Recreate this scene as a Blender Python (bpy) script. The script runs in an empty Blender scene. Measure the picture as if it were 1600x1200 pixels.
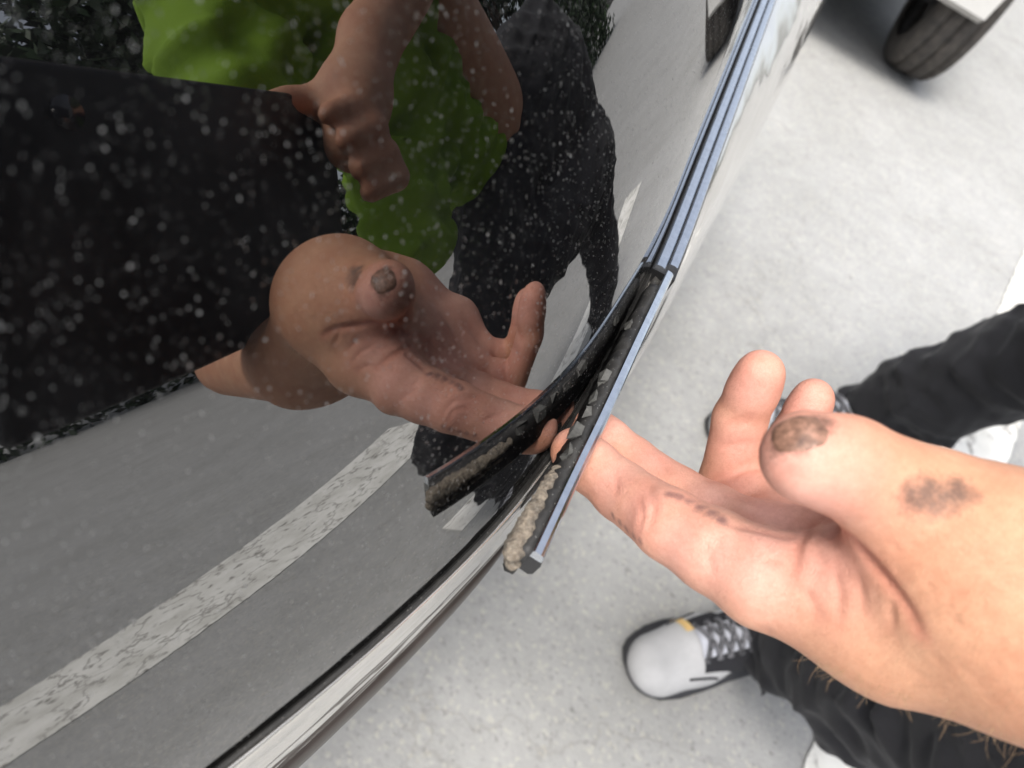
import bpy, bmesh, math, random
import numpy as np
from mathutils import Vector, Matrix, noise as mnoise

random.seed(7)
rng = np.random.default_rng(7)
scene = bpy.context.scene
COL = scene.collection

# ------------------------------------------------------------------ camera, world, sun, exposure
F_PX, CAM_H = 1209.0, 1.0                     # focal length in 1600-px units, height of the lens above the road
RM = np.array([[0.86869612, 0.49373625, 0.0398944],      # rows: world X, Y, Z axes in camera axes (right, down, forward)
               [0.35408874, -0.67527488, 0.64701237],
               [0.34639315, -0.54793098, -0.76143511]])
CAM_O = np.array([0.0, 0.0, CAM_H])
cam_d = bpy.data.cameras.new('camera')
cam = bpy.data.objects.new('camera', cam_d)
COL.objects.link(cam)
scene.camera = cam
cx, cy, cz = RM[:, 0], -RM[:, 1], -RM[:, 2]
cam.matrix_world = Matrix(((cx[0], cy[0], cz[0], 0.0), (cx[1], cy[1], cz[1], 0.0),
                           (cx[2], cy[2], cz[2], CAM_H), (0, 0, 0, 1)))
cam_d.sensor_width = 36.0
cam_d.lens = F_PX / 1600.0 * 36.0
cam_d.clip_start = 0.01
cam_d.clip_end = 600.0
cam_d.dof.use_dof = True
cam_d.dof.focus_distance = 0.27
cam_d.dof.aperture_fstop = 14.0

SUN_EL, SUN_AZ = math.radians(64), math.radians(-112)      # azimuth from +X towards +Y
world = bpy.data.worlds.new('World')
scene.world = world
world.use_nodes = True
wn = world.node_tree
bg = wn.nodes['Background']
sky = wn.nodes.new('ShaderNodeTexSky')
sky.sky_type = 'NISHITA'
sky.sun_disc = False
sky.sun_elevation = SUN_EL
sky.sun_rotation = math.pi / 2 - SUN_AZ
sky.air_density = 1.0
sky.dust_density = 4.0
sky.ozone_density = 1.0
veil = wn.nodes.new('ShaderNodeHueSaturation')            # thin high cloud: the blue is washed out all over the sky
veil.inputs['Saturation'].default_value = 0.42
wn.links.new(sky.outputs[0], veil.inputs['Color'])
wn.links.new(veil.outputs[0], bg.inputs[0])
bg.inputs[1].default_value = 0.15
sun_d = bpy.data.lights.new('sun', 'SUN')
sun_d.energy = 1.5
sun_d.angle = math.radians(16)
sun_d.color = (1.0, 0.955, 0.89)
sun = bpy.data.objects.new('sun', sun_d)
COL.objects.link(sun)
sun.location = (2, -2, 6)
sdir = Vector((math.cos(SUN_EL) * math.cos(SUN_AZ), math.cos(SUN_EL) * math.sin(SUN_AZ), math.sin(SUN_EL)))
sun.rotation_euler = sdir.to_track_quat('Z', 'Y').to_euler()
vs = scene.view_settings
vs.view_transform = 'Standard'
vs.look = 'None'
vs.exposure = 1.03
vs.gamma = 1.0
vs.use_curve_mapping = False
scene.cycles.max_bounces = 5
scene.cycles.diffuse_bounces = 3
scene.cycles.glossy_bounces = 3
scene.cycles.caustics_reflective = False
scene.cycles.caustics_refractive = False
scene.cycles.use_denoising = True

# ------------------------------------------------------------------ helpers
def ray(px, py):
    return np.array([(px - 800.0) / F_PX, (py - 600.0) / F_PX, 1.0])

def P(px, py, depth):
    """world point seen at a picture position, at a given distance along the lens axis"""
    return RM @ (ray(px, py) * depth) + CAM_O

def PZ(px, py, z):
    """world point seen at a picture position, at a given height above the road"""
    d = RM @ ray(px, py)
    return CAM_O + d * ((z - CAM_H) / d[2])

def setp(o, label=None, cat=None, group=None, kind=None):
    if label: o['label'] = label
    if cat: o['category'] = cat
    if group: o['group'] = group
    if kind: o['kind'] = kind
    return o

def empty(name, loc=(0, 0, 0), rz=0.0):
    o = bpy.data.objects.new(name, None)
    o.empty_display_size = 0.1
    o.location = loc
    o.rotation_euler = (0, 0, rz)
    COL.objects.link(o)
    return o

def mesh_obj(name, verts, faces, mat, parent=None, smooth=True):
    me = bpy.data.meshes.new(name)
    me.from_pydata([tuple(map(float, v)) for v in verts], [], [tuple(map(int, f)) for f in faces])
    me.update()
    if smooth:
        me.shade_smooth()
    if mat: me.materials.append(mat)
    o = bpy.data.objects.new(name, me)
    COL.objects.link(o)
    attach(o, parent)
    return o

LOCAL = set()                                  # things whose parts are modelled in the thing's own axes
def attach(o, parent):
    if parent is None: return
    o.parent = parent
    if parent.type == 'EMPTY' and parent.name not in LOCAL:
        o.matrix_parent_inverse = Matrix.Translation(-Vector(parent.location))

def fix_normals(o):
    bm = bmesh.new(); bm.from_mesh(o.data)
    bmesh.ops.recalc_face_normals(bm, faces=bm.faces)
    bm.to_mesh(o.data); bm.free()
    return o

def tube_data(pts, rad, seg=8, cap=True, flat=None):
    """verts/faces of a tube along pts; rad number or list; flat=(direction, factor) squeezes the section"""
    pts = [np.array(p, float) for p in pts]
    n = len(pts)
    rads = rad if hasattr(rad, '__len__') else [rad] * n
    V, Fc = [], []
    t0 = pts[1] - pts[0]
    up = np.array([0, 0, 1.0]) if abs(t0[2]) < 0.9 * np.linalg.norm(t0) else np.array([1.0, 0, 0])
    for i in range(n):
        t = pts[min(i + 1, n - 1)] - pts[max(i - 1, 0)]
        t = t / (np.linalg.norm(t) + 1e-12)
        a = np.cross(t, up); a /= np.linalg.norm(a) + 1e-12
        b = np.cross(a, t)
        up = b
        for k in range(seg):
            an = 2 * math.pi * k / seg
            off = (a * math.cos(an) + b * math.sin(an)) * rads[i]
            if flat is not None:
                e = np.array(flat[0]); off = off + e * (off @ e) * (flat[1] - 1)
            V.append(pts[i] + off)
    for i in range(n - 1):
        for k in range(seg):
            k2 = (k + 1) % seg
            Fc.append((i * seg + k, i * seg + k2, (i + 1) * seg + k2, (i + 1) * seg + k))
    if cap:
        Fc.append(tuple(range(seg - 1, -1, -1)))
        Fc.append(tuple((n - 1) * seg + k for k in range(seg)))
    return V, Fc

def merge(parts):
    V, Fc = [], []
    for v, f in parts:
        o = len(V)
        V.extend(v)
        Fc.extend(tuple(i + o for i in ff) for ff in f)
    return V, Fc

def box_data(c, s, ax=None):
    c = np.array(c, float); ax = np.eye(3) if ax is None else np.array(ax)
    V = []
    for sx in (-1, 1):
        for sy in (-1, 1):
            for sz in (-1, 1):
                V.append(c + ax[0] * sx * s[0] / 2 + ax[1] * sy * s[1] / 2 + ax[2] * sz * s[2] / 2)
    return V, [(0, 1, 3, 2), (4, 6, 7, 5), (0, 4, 5, 1), (2, 3, 7, 6), (0, 2, 6, 4), (1, 5, 7, 3)]

# ------------------------------------------------------------------ procedural materials
class NT:
    def __init__(self, name):
        self.m = bpy.data.materials.new(name); self.m.use_nodes = True
        self.t = self.m.node_tree; self.b = self.t.nodes['Principled BSDF']
    def n(self, typ, **kw):
        x = self.t.nodes.new(typ)
        for k, v in kw.items():
            if k in x.inputs.keys(): x.inputs[k].default_value = v
            else: setattr(x, k, v)
        return x
    def l(self, a, b): self.t.links.new(a, b)
    def coord(self, kind='Object'):
        return self.n('ShaderNodeTexCoord').outputs[kind]
    def noise(self, vec, scale, detail=4, rough=0.55, out='Fac'):
        x = self.n('ShaderNodeTexNoise', Scale=scale, Detail=detail, Roughness=rough)
        self.l(vec, x.inputs['Vector']); return x.outputs[out]
    def voro(self, vec, scale, feature='F1', out='Distance', rnd=1.0):
        x = self.n('ShaderNodeTexVoronoi', feature=feature, Scale=scale)
        x.inputs['Randomness'].default_value = rnd
        self.l(vec, x.inputs['Vector']); return x.outputs[out]
    def ramp(self, fac, stops, interp='LINEAR'):
        x = self.n('ShaderNodeValToRGB'); x.color_ramp.interpolation = interp
        el = x.color_ramp.elements
        while len(el) < len(stops): el.new(0.5)
        for e, (p, c) in zip(el, stops):
            e.position = p
            e.color = c if len(c) == 4 else (*c, 1)
        self.l(fac, x.inputs[0]); return x.outputs[0]
    def mix(self, fac, a, b, mode='MIX'):
        x = self.n('ShaderNodeMix', data_type='RGBA', blend_type=mode)
        for s, v in ((0, fac), (6, a), (7, b)):
            if hasattr(v, 'is_linked'): self.l(v, x.inputs[s])
            elif s == 0: x.inputs[0].default_value = v
            else: x.inputs[s].default_value = (*v, 1) if len(v) == 3 else v
        return x.outputs[2]
    def math(self, op, a, b=None):
        x = self.n('ShaderNodeMath', operation=op)
        for s, v in ((0, a), (1, b)):
            if v is None: continue
            if hasattr(v, 'is_linked'): self.l(v, x.inputs[s])
            else: x.inputs[s].default_value = v
        return x.outputs[0]
    def bump(self, height, strength=0.3, dist=0.001, prev=None):
        x = self.n('ShaderNodeBump', Strength=strength, Distance=dist)
        self.l(height, x.inputs['Height'])
        if prev is not None: self.l(prev, x.inputs['Normal'])
        self.l(x.outputs[0], self.b.inputs['Normal']); return x.outputs[0]
    def set(self, **kw):
        for k, v in kw.items():
            s = self.b.inputs[k.replace('_', ' ')]
            if hasattr(v, 'is_linked'): self.l(v, s)
            elif s.type == 'RGBA': s.default_value = (*v, 1)
            else: s.default_value = v
        return self.m

def plain(name, col, rough=0.5, metal=0.0, var=0.12, scale=40.0, bump=0.0, **kw):
    t = NT(name); c = t.coord()
    n1 = t.noise(c, scale, 5)
    lo = tuple(x * (1 - var) for x in col); hi = tuple(min(1, x * (1 + var)) for x in col)
    t.set(Base_Color=t.ramp(n1, [(0.3, lo), (0.7, hi)]), Roughness=rough, Metallic=metal, **kw)
    if bump: t.bump(n1, bump, 0.002)
    return t.m

def mat_asphalt():
    t = NT('asphalt'); c = t.coord()
    big = t.noise(c, 1.3, 4); mid = t.noise(c, 22, 5, 0.6); fine = t.noise(c, 180, 3, 0.6)
    grain = t.voro(c, 190, out='Color')
    gd = t.voro(c, 190)
    base = t.ramp(mid, [(0.22, (0.285, 0.287, 0.283)), (0.78, (0.390, 0.390, 0.382))])
    base = t.mix(0.35, base, t.ramp(big, [(0.3, (0.33, 0.33, 0.325)), (0.7, (0.42, 0.42, 0.415))]))
    sep = t.n('ShaderNodeSeparateColor'); t.l(grain, sep.inputs[0])
    lite = t.ramp(sep.outputs[0], [(0.0, (0.74, 0.74, 0.74)), (0.12, (0.95, 0.95, 0.95)), (0.86, (1.02, 1.02, 1.01)), (0.97, (1.26, 1.22, 1.12))])
    base = t.mix(0.75, base, t.mix(1.0, base, lite, 'MULTIPLY'))
    pit = t.ramp(t.noise(c, 60, 4, 0.7), [(0.62, (1, 1, 1)), (0.72, (0.42, 0.41, 0.39))])
    base = t.mix(0.8, base, t.mix(1.0, base, pit, 'MULTIPLY'))
    wz = t.n('ShaderNodeTexNoise', Scale=6.0, Detail=5.0); t.l(c, wz.inputs['Vector'])
    ck = t.n('ShaderNodeTexVoronoi', feature='DISTANCE_TO_EDGE', Scale=1.6); t.l(t.mix(0.25, c, wz.outputs['Color']), ck.inputs['Vector'])
    cr = t.ramp(ck.outputs['Distance'], [(0.0, (0.78, 0.77, 0.75)), (0.005, (1, 1, 1))])
    stn = t.ramp(t.noise(c, 3.2, 5, 0.6), [(0.35, (0.93, 0.93, 0.92)), (0.6, (1.03, 1.03, 1.03))])
    base = t.mix(1.0, t.mix(0.7, base, t.mix(1.0, base, cr, 'MULTIPLY')), stn, 'MULTIPLY')
    t.set(Base_Color=base, Roughness=0.92)
    h = t.math('ADD', t.math('MULTIPLY', gd, -0.35), t.math('ADD', fine, mid))
    t.bump(h, 0.4, 0.003)
    return t.m

def mat_line_paint():
    t = NT('worn_line_paint'); c = t.coord()
    crack_v = t.n('ShaderNodeTexVoronoi', feature='DISTANCE_TO_EDGE', Scale=5.5)
    warp = t.n('ShaderNodeTexNoise', Scale=14.0, Detail=5.0)
    t.l(c, warp.inputs['Vector'])
    wv = t.mix(0.16, c, warp.outputs['Color'])
    t.l(wv, crack_v.inputs['Vector'])
    crack = t.ramp(crack_v.outputs['Distance'], [(0.0, (0, 0, 0)), (0.022, (1, 1, 1))])
    wear = t.ramp(t.noise(c, 26, 6, 0.62), [(0.34, (0, 0, 0)), (0.43, (1, 1, 1))])
    dirt = t.ramp(t.noise(c, 9, 4), [(0.3, (0.62, 0.61, 0.56)), (0.6, (0.84, 0.83, 0.78))])
    k = t.mix(1.0, crack, wear, 'MULTIPLY')
    col = t.mix(k, (0.30, 0.285, 0.26), dirt)
    t.set(Base_Color=col, Roughness=0.75)
    t.bump(k, 0.5, 0.002)
    return t.m

def mat_glass():
    t = NT('black_tinted_glass'); c = t.coord()
    mp = t.n('ShaderNodeMapping'); mp.inputs['Scale'].default_value = (1, 1, 0.55); mp.inputs['Rotation'].default_value = (0.2, 0.3, 0)
    t.l(c, mp.inputs[0])
    wq = t.n('ShaderNodeTexNoise', Scale=1100.0, Detail=2.0); t.l(c, wq.inputs['Vector'])
    wsub = t.n('ShaderNodeVectorMath', operation='SUBTRACT'); t.l(wq.outputs['Color'], wsub.inputs[0]); wsub.inputs[1].default_value = (.5, .5, .5)
    wmul = t.n('ShaderNodeVectorMath', operation='SCALE'); t.l(wsub.outputs[0], wmul.inputs[0]); wmul.inputs['Scale'].default_value = .0013
    wadd = t.n('ShaderNodeVectorMath', operation='ADD'); t.l(mp.outputs[0], wadd.inputs[0]); t.l(wmul.outputs[0], wadd.inputs[1])
    v = wadd.outputs[0]                                   # grains of dust are ragged, not round
    def dots(scale, lo, dens_scale, cut):
        vo = t.n('ShaderNodeTexVoronoi', feature='F1', Scale=scale); t.l(v, vo.inputs['Vector'])
        sc = t.n('ShaderNodeSeparateColor'); t.l(vo.outputs['Color'], sc.inputs[0])
        rad = t.math('MULTIPLY', t.math('POWER', sc.outputs[0], 4.0), lo)
        d = t.math('LESS_THAN', vo.outputs['Distance'], rad)
        m = t.ramp(t.noise(c, dens_scale, 3), [(cut, (0, 0, 0)), (cut + 0.2, (1, 1, 1))])
        return t.math('MULTIPLY', d, t.math('MULTIPLY', m, t.math('ADD', t.math('MULTIPLY', t.math('POWER', sc.outputs[1], 2.0), 0.9), 0.1)))
    d1 = dots(560, 0.22, 11, 0.42); d2 = dots(1100, 0.36, 16, 0.38); d3 = dots(1900, 0.42, 22, 0.24)
    scr = t.n('ShaderNodeMapping'); scr.inputs['Scale'].default_value = (1, 1, 0.06); scr.inputs['Rotation'].default_value = (0.5, 0.2, 0.3)
    t.l(c, scr.inputs[0])
    sw = t.ramp(t.noise(scr.outputs[0], 160, 3), [(0.74, (0, 0, 0)), (0.80, (0.10, 0.10, 0.10))])
    swb = t.n('ShaderNodeSeparateColor'); t.l(sw, swb.inputs[0])
    d = t.math('MINIMUM', t.math('ADD', t.math('ADD', d1, d2), t.math('ADD', d3, swb.outputs[0])), 1.0)
    film = t.ramp(t.noise(scr.outputs[0], 26, 5, 0.65), [(0.45, (0.0015, 0.0015, 0.0017)), (0.62, (0.004, 0.004, 0.0044)), (0.8, (0.016, 0.016, 0.017))])
    col = t.mix(d, film, (0.16, 0.165, 0.165))
    t.set(Base_Color=col, Roughness=t.math('ADD', t.math('MULTIPLY', d, 0.7), 0.012), IOR=2.35)
    return t.m

def mat_paint(name, col, flake=0.0):
    t = NT(name); c = t.coord()
    dirt = t.noise(c, 14, 5, 0.6)
    t.set(Base_Color=t.ramp(dirt, [(0.3, tuple(x * 0.9 for x in col)), (0.7, col)]), Metallic=flake, Roughness=0.2,
          Coat_Weight=1.0, Coat_Roughness=0.04)
    if flake:
        st = t.n('ShaderNodeMapping'); st.inputs['Scale'].default_value = (2.2, .5, 2.2); t.l(c, st.inputs[0])
        bn = t.bump(t.noise(st.outputs[0], 22, 2, 0.4), 0.5, 0.006); t.l(bn, t.b.inputs['Coat Normal'])
    return t.m

def mat_chrome():
    t = NT('trim_chrome'); c = t.coord()
    t.set(Base_Color=t.ramp(t.noise(c, 300, 4), [(0.3, (0.56, 0.59, 0.64)), (0.7, (0.66, 0.69, 0.74))]), Metallic=1.0,
          Roughness=t.ramp(t.noise(c, 120, 4), [(0.4, (0.16, 0.16, 0.16)), (0.8, (0.34, 0.34, 0.34))]))
    return t.m

def mat_rubber(dust=0.5):
    t = NT('dusty_rubber'); c = t.coord()
    dd = t.voro(c, 700); sp = t.ramp(dd, [(0.10, (1, 1, 1)), (0.16, (0, 0, 0))])
    n1 = t.noise(c, 90, 5, 0.65)
    base = t.ramp(n1, [(0.35, (0.012, 0.012, 0.013)), (0.72, (0.05, 0.048, 0.045))])
    sepc = t.n('ShaderNodeSeparateColor'); t.l(sp, sepc.inputs[0])
    t.set(Base_Color=t.mix(t.math('MULTIPLY', sepc.outputs[0], dust), base, (0.4, 0.4, 0.38)), Roughness=0.62)
    t.bump(n1, 0.4, 0.0008)
    return t.m

def mat_mud():
    t = NT('dried_mud'); c = t.coord()
    n1 = t.noise(c, 260, 6, 0.7); n2 = t.noise(c, 800, 4, 0.7)
    t.set(Base_Color=t.mix(0.4, t.ramp(n1, [(0.38, (0.05, 0.042, 0.035)), (0.52, (0.19, 0.15, 0.11)), (0.66, (0.34, 0.28, 0.21))]),
                           t.ramp(n2, [(0.3, (0.06, 0.05, 0.04)), (0.7, (0.45, 0.41, 0.34))])), Roughness=0.95)
    t.bump(n1, 1.0, 0.002)
    return t.m

def mat_skin():
    t = NT('skin'); c = t.coord()
    at = t.n('ShaderNodeVertexColor', layer_name='tone')
    n1 = t.noise(c, 60, 5, 0.6); n2 = t.noise(c, 500, 3, 0.6)
    mott = t.ramp(n1, [(0.3, (0.88, 0.80, 0.78)), (0.7, (1.05, 1.06, 1.06))])
    col = t.mix(1.0, at.outputs['Color'], mott, 'MULTIPLY')
    pores = t.ramp(n2, [(0.3, (0.93, 0.90, 0.88)), (0.65, (1.03, 1.03, 1.03))])
    col = t.mix(0.8, col, t.mix(1.0, col, pores, 'MULTIPLY'))
    gr = t.n('ShaderNodeVertexColor', layer_name='grime'); gs = t.n('ShaderNodeSeparateColor'); t.l(gr.outputs['Color'], gs.inputs[0])
    gn = t.math('ADD', t.math('MULTIPLY', t.noise(c, 330, 6, 0.7), 0.75), t.math('MULTIPLY', t.noise(c, 1500, 3, 0.7), 0.35))
    for ch, cc, amt in ((0, (0.13, 0.075, 0.055), .95), (1, (0.15, 0.095, 0.072), .92), (2, (0.20, 0.11, 0.10), .85)):
        k = t.math('ADD', t.math('MULTIPLY', gs.outputs[ch], 0.62), t.math('SUBTRACT', gn, 0.55))
        kr = t.ramp(k, [(0.22, (0, 0, 0)), (0.62, (amt, amt, amt))])
        kk = t.n('ShaderNodeSeparateColor'); t.l(kr, kk.inputs[0])
        col = t.mix(t.math('MULTIPLY', kk.outputs[0], t.math('MINIMUM', t.math('MULTIPLY', gs.outputs[ch], 3.0), 1.0)), col, cc)
    t.set(Base_Color=col, Roughness=0.58, Specular_IOR_Level=0.35, Subsurface_Weight=0.07, Subsurface_Scale=0.004)
    t.b.inputs['Subsurface Radius'].default_value = (1.0, 0.35, 0.2)
    vo = t.n('ShaderNodeTexVoronoi', feature='DISTANCE_TO_EDGE', Scale=1250.0)
    wv = t.n('ShaderNodeMapping'); wv.inputs['Scale'].default_value = (1, 0.5, 1); t.l(c, wv.inputs[0]); t.l(wv.outputs[0], vo.inputs['Vector'])
    cells = t.ramp(vo.outputs['Distance'], [(0.0, (0, 0, 0)), (0.12, (1, 1, 1))])
    b1 = t.bump(cells, 0.32, 0.0004)
    prev = t.b.inputs['Base Color'].links[0].from_socket
    lines = t.ramp(vo.outputs['Distance'], [(0.0, (0.95, 0.92, 0.91)), (0.10, (1.03, 1.03, 1.03))])
    blot = t.ramp(t.noise(c, 26, 4, 0.6), [(0.35, (1.02, 0.94, 0.92)), (0.62, (1.03, 1.04, 1.04))])
    t.l(t.mix(1.0, t.mix(1.0, prev, lines, 'MULTIPLY'), blot, 'MULTIPLY'), t.b.inputs['Base Color'])
    t.bump(t.math('ADD', t.noise(c, 130, 4), t.math('MULTIPLY', n2, 0.6)), 0.10, 0.0010, b1)
    return t.m

def mat_nail():
    t = NT('dirty_thumb_nail'); c = t.coord()
    n1 = t.noise(c, 340, 6, 0.75)
    t.set(Base_Color=t.ramp(n1, [(0.30, (0.075, 0.038, 0.026)), (0.50, (0.21, 0.112, 0.075)), (0.70, (0.50, 0.27, 0.19))]), Roughness=0.5)
    t.bump(n1, 0.2, 0.0005)
    return t.m

def mat_fabric(name, col, weave=900.0, rough=0.9, var=0.25, sheen=0.0):
    t = NT(name); c = t.coord()
    n1 = t.noise(c, 18, 4); w = t.voro(c, weave)
    lo = tuple(x * (1 - var) for x in col)
    t.set(Base_Color=t.ramp(n1, [(0.3, lo), (0.7, col)]), Roughness=rough, Sheen_Weight=sheen)
    b1 = t.bump(w, 0.25, 0.0006)
    return t.m

def mat_leaf(name, a, b):
    t = NT(name)
    oi = t.n('ShaderNodeNewGeometry')
    t.set(Base_Color=t.ramp(oi.outputs['Random Per Island'], [(0.0, a), (1.0, b)]), Roughness=0.6)
    return t.m

def mat_tyre():
    t = NT('tyre_rubber'); c = t.coord()
    n1 = t.noise(c, 30, 5)
    t.set(Base_Color=t.ramp(n1, [(0.3, (0.035, 0.032, 0.03)), (0.7, (0.085, 0.075, 0.066))]), Roughness=0.85)
    t.bump(t.noise(c, 120, 3), 0.3, 0.002)
    return t.m

M = dict(
    asphalt=mat_asphalt(), line=mat_line_paint(), glass=mat_glass(),
    silver=mat_paint('pale_silver_paint', (0.66, 0.64, 0.60), 0.75), white=mat_paint('white_paint', (0.72, 0.71, 0.68)),
    blue=mat_paint('navy_paint', (0.02, 0.035, 0.16)), chrome=mat_chrome(), rubber=mat_rubber(), mud=mat_mud(), skin=mat_skin(),
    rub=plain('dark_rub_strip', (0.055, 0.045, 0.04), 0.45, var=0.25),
    gloss_black=plain('gloss_black_trim', (0.012, 0.012, 0.014), 0.12, var=0.2),
    end_cap=plain('scuffed_end_cap', (0.26, 0.26, 0.25), 0.9, var=0.4, scale=400, bump=0.4),
    black_plastic=plain('black_plastic', (0.015, 0.015, 0.016), 0.5, bump=0.15, scale=200),
    grey_plastic=plain('grey_clip_plastic', (0.085, 0.085, 0.08), 0.7, var=0.35, scale=260, bump=0.3),
    trouser=mat_fabric('black_trouser_cloth', (0.015, 0.015, 0.018), sheen=0.10),
    green=mat_fabric('lime_green_cloth', (0.19, 0.33, 0.015), weave=500, var=0.12),
    shoe=mat_fabric('white_knit_shoe', (0.55, 0.55, 0.555), weave=260, var=0.25), sole=plain('dark_shoe_sole', (0.05, 0.05, 0.055), 0.8),
    lace=plain('grey_black_lace', (0.13, 0.13, 0.14), 0.9, var=0.95, scale=130, bump=0.4), tongue=mat_fabric('pale_shoe_tongue', (0.58, 0.60, 0.66), weave=300),
    patch=plain('yellow_shoe_patch', (0.75, 0.52, 0.22), 0.8), black_lining=plain('black_eyelet_fabric', (0.02, 0.02, 0.024), 0.9),
    tyre=mat_tyre(), rim=plain('rim_alloy', (0.35, 0.35, 0.36), 0.4, 0.9), hair=plain('hair_brown', (0.05, 0.03, 0.018), 0.6),
    phone=plain('black_tablet_case', (0.006, 0.006, 0.007), 0.6, var=0.3), lens=plain('tablet_lens', (0.01, 0.01, 0.02), 0.05),
    leaf=mat_leaf('hedge_leaf', (0.008, 0.02, 0.006), (0.025, 0.055, 0.014)), bark=plain('bark', (0.07, 0.05, 0.035), 0.9, bump=0.6, scale=30),
    lamp=plain('lamp_lens', (0.6, 0.6, 0.6), 0.1), eye=plain('eye_white', (0.7, 0.7, 0.7), 0.2), lip=plain('lip', (0.4, 0.16, 0.13), 0.5),
    hairs=plain('arm_hair', (0.42, 0.28, 0.16), 0.5), nail=mat_nail(),
)

# ------------------------------------------------------------------ signed-distance modelling (smooth organic shapes)
class SDF:
    def __init__(self): self.p = []
    def cap(self, a, b, ra, rb, k=0.004, flat=None): self.p.append(('u', np.array(a, float), np.array(b, float), ra, rb, k, flat)); return self
    def chain(self, pts, rads, k=0.004, flat=None):
        for i in range(len(pts) - 1): self.cap(pts[i], pts[i + 1], rads[i], rads[i + 1], k, flat)
        return self
    def cut(self, pts, r, k=0.002):
        for i in range(len(pts) - 1): self.p.append(('c', np.array(pts[i], float), np.array(pts[i + 1], float), r, r, k, None))
        return self
    def mesh(self, frame, lo, hi, h, warp=None):
        """surface nets in a local frame (rows of frame are the grid axes)"""
        Fm = np.array(frame); lo = np.array(lo); nn = np.ceil((np.array(hi) - lo) / h).astype(int) + 1
        ax = [lo[i] + h * np.arange(nn[i]) for i in range(3)]
        D = np.full(nn, 0.05, np.float32)
        for op, a, b, ra, rb, k, flat in self.p:
            a = Fm @ a; b = Fm @ b
            m = max(ra, rb) * (1.0 if flat is None else max(1.0, 1.0 / min(1, flat[1]) if flat[1] > 0 else 1)) + k + 3 * h + 0.006
            i0 = np.maximum(np.floor((np.minimum(a, b) - m - lo) / h).astype(int), 0)
            i1 = np.minimum(np.ceil((np.maximum(a, b) + m - lo) / h).astype(int) + 1, nn)
            if np.any(i1 <= i0): continue
            X = ax[0][i0[0]:i1[0], None, None].astype(np.float32); Y = ax[1][None, i0[1]:i1[1], None].astype(np.float32); Z = ax[2][None, None, i0[2]:i1[2]].astype(np.float32)
            dx, dy, dz = X - a[0], Y - a[1], Z - a[2]
            ba = b - a; L2 = float(ba @ ba) + 1e-12
            t = np.clip((dx * ba[0] + dy * ba[1] + dz * ba[2]) / L2, 0, 1)
            vx, vy, vz = dx - t * ba[0], dy - t * ba[1], dz - t * ba[2]
            if flat is not None:
                e = Fm @ np.array(flat[0]); s = flat[1] - 1
                q = vx * e[0] + vy * e[1] + vz * e[2]
                vx = vx + q * s * e[0]; vy = vy + q * s * e[1]; vz = vz + q * s * e[2]
            d = np.sqrt(vx * vx + vy * vy + vz * vz) - (ra + t * (rb - ra))
            sl = (slice(i0[0], i1[0]), slice(i0[1], i1[1]), slice(i0[2], i1[2]))
            o = D[sl]
            if op == 'u':
                hh = np.clip(0.5 + 0.5 * (o - d) / k, 0, 1)
                D[sl] = o * (1 - hh) + d * hh - k * hh * (1 - hh)
            else:
                d = -d
                hh = np.clip(0.5 - 0.5 * (o - d) / k, 0, 1)
                D[sl] = o * (1 - hh) + d * hh + k * hh * (1 - hh)
        if warp is not None:
            G = np.stack(np.meshgrid(*ax, indexing='ij'), -1)
            D = D + warp(G @ Fm).astype(np.float32)
        # surface nets
        ins = D < 0
        c = [D[i:nn[0] - 1 + i, j:nn[1] - 1 + j, k:nn[2] - 1 + k] for i in (0, 1) for j in (0, 1) for k in (0, 1)]
        cnt = sum((x < 0).astype(np.int8) for x in c)
        act = (cnt > 0) & (cnt < 8)
        idx = np.argwhere(act)
        cv = np.stack([x[act] for x in c], 1)
        corner = np.array([(i, j, k) for i in (0, 1) for j in (0, 1) for k in (0, 1)], float)
        acc = np.zeros((len(idx), 3)); num = np.zeros(len(idx))
        for p in range(8):
            for q in range(p + 1, 8):
                if np.abs(corner[p] - corner[q]).sum() != 1: continue
                s = (cv[:, p] < 0) != (cv[:, q] < 0)
                tt = cv[s, p] / (cv[s, p] - cv[s, q])
                acc[s] += corner[p] + tt[:, None] * (corner[q] - corner[p]); num[s] += 1
        V = (idx + acc / num[:, None]) * h + lo
        ids = np.full(act.shape, -1, np.int64); ids[act] = np.arange(len(idx))
        quads = []
        for axn in range(3):
            o1, o2 = [(1, 2), (2, 0), (0, 1)][axn]
            A = [slice(1, -1)] * 3; A[axn] = slice(0, -1)
            Bs = list(A); Bs[axn] = slice(1, None)
            s0 = ins[tuple(A)]; s1 = ins[tuple(Bs)]
            e = np.argwhere(s0 != s1)
            if not len(e): continue
            fl = s0[tuple(e.T)]
            base = e + 1; base[:, axn] -= 1
            def cid(d1, d2):
                b = base.copy(); b[:, o1] -= d1; b[:, o2] -= d2
                return ids[b[:, 0], b[:, 1], b[:, 2]]
            q4 = np.stack([cid(0, 0), cid(1, 0), cid(1, 1), cid(0, 1)], 1)
            q4[~fl] = q4[~fl][:, ::-1]
            quads.append(q4)
        Q = np.concatenate(quads)
        return V @ Fm, Q

def relax(V, Q, it=2, w=0.5):
    V = V.copy()
    for _ in range(it):
        acc = np.zeros_like(V); cnt = np.zeros(len(V))
        for i in range(4):
            a, b = Q[:, i], Q[:, (i + 1) % 4]
            np.add.at(acc, a, V[b]); np.add.at(acc, b, V[a]); np.add.at(cnt, a, 1); np.add.at(cnt, b, 1)
        V = V * (1 - w) + w * acc / np.maximum(cnt, 1)[:, None]
    return V

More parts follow.
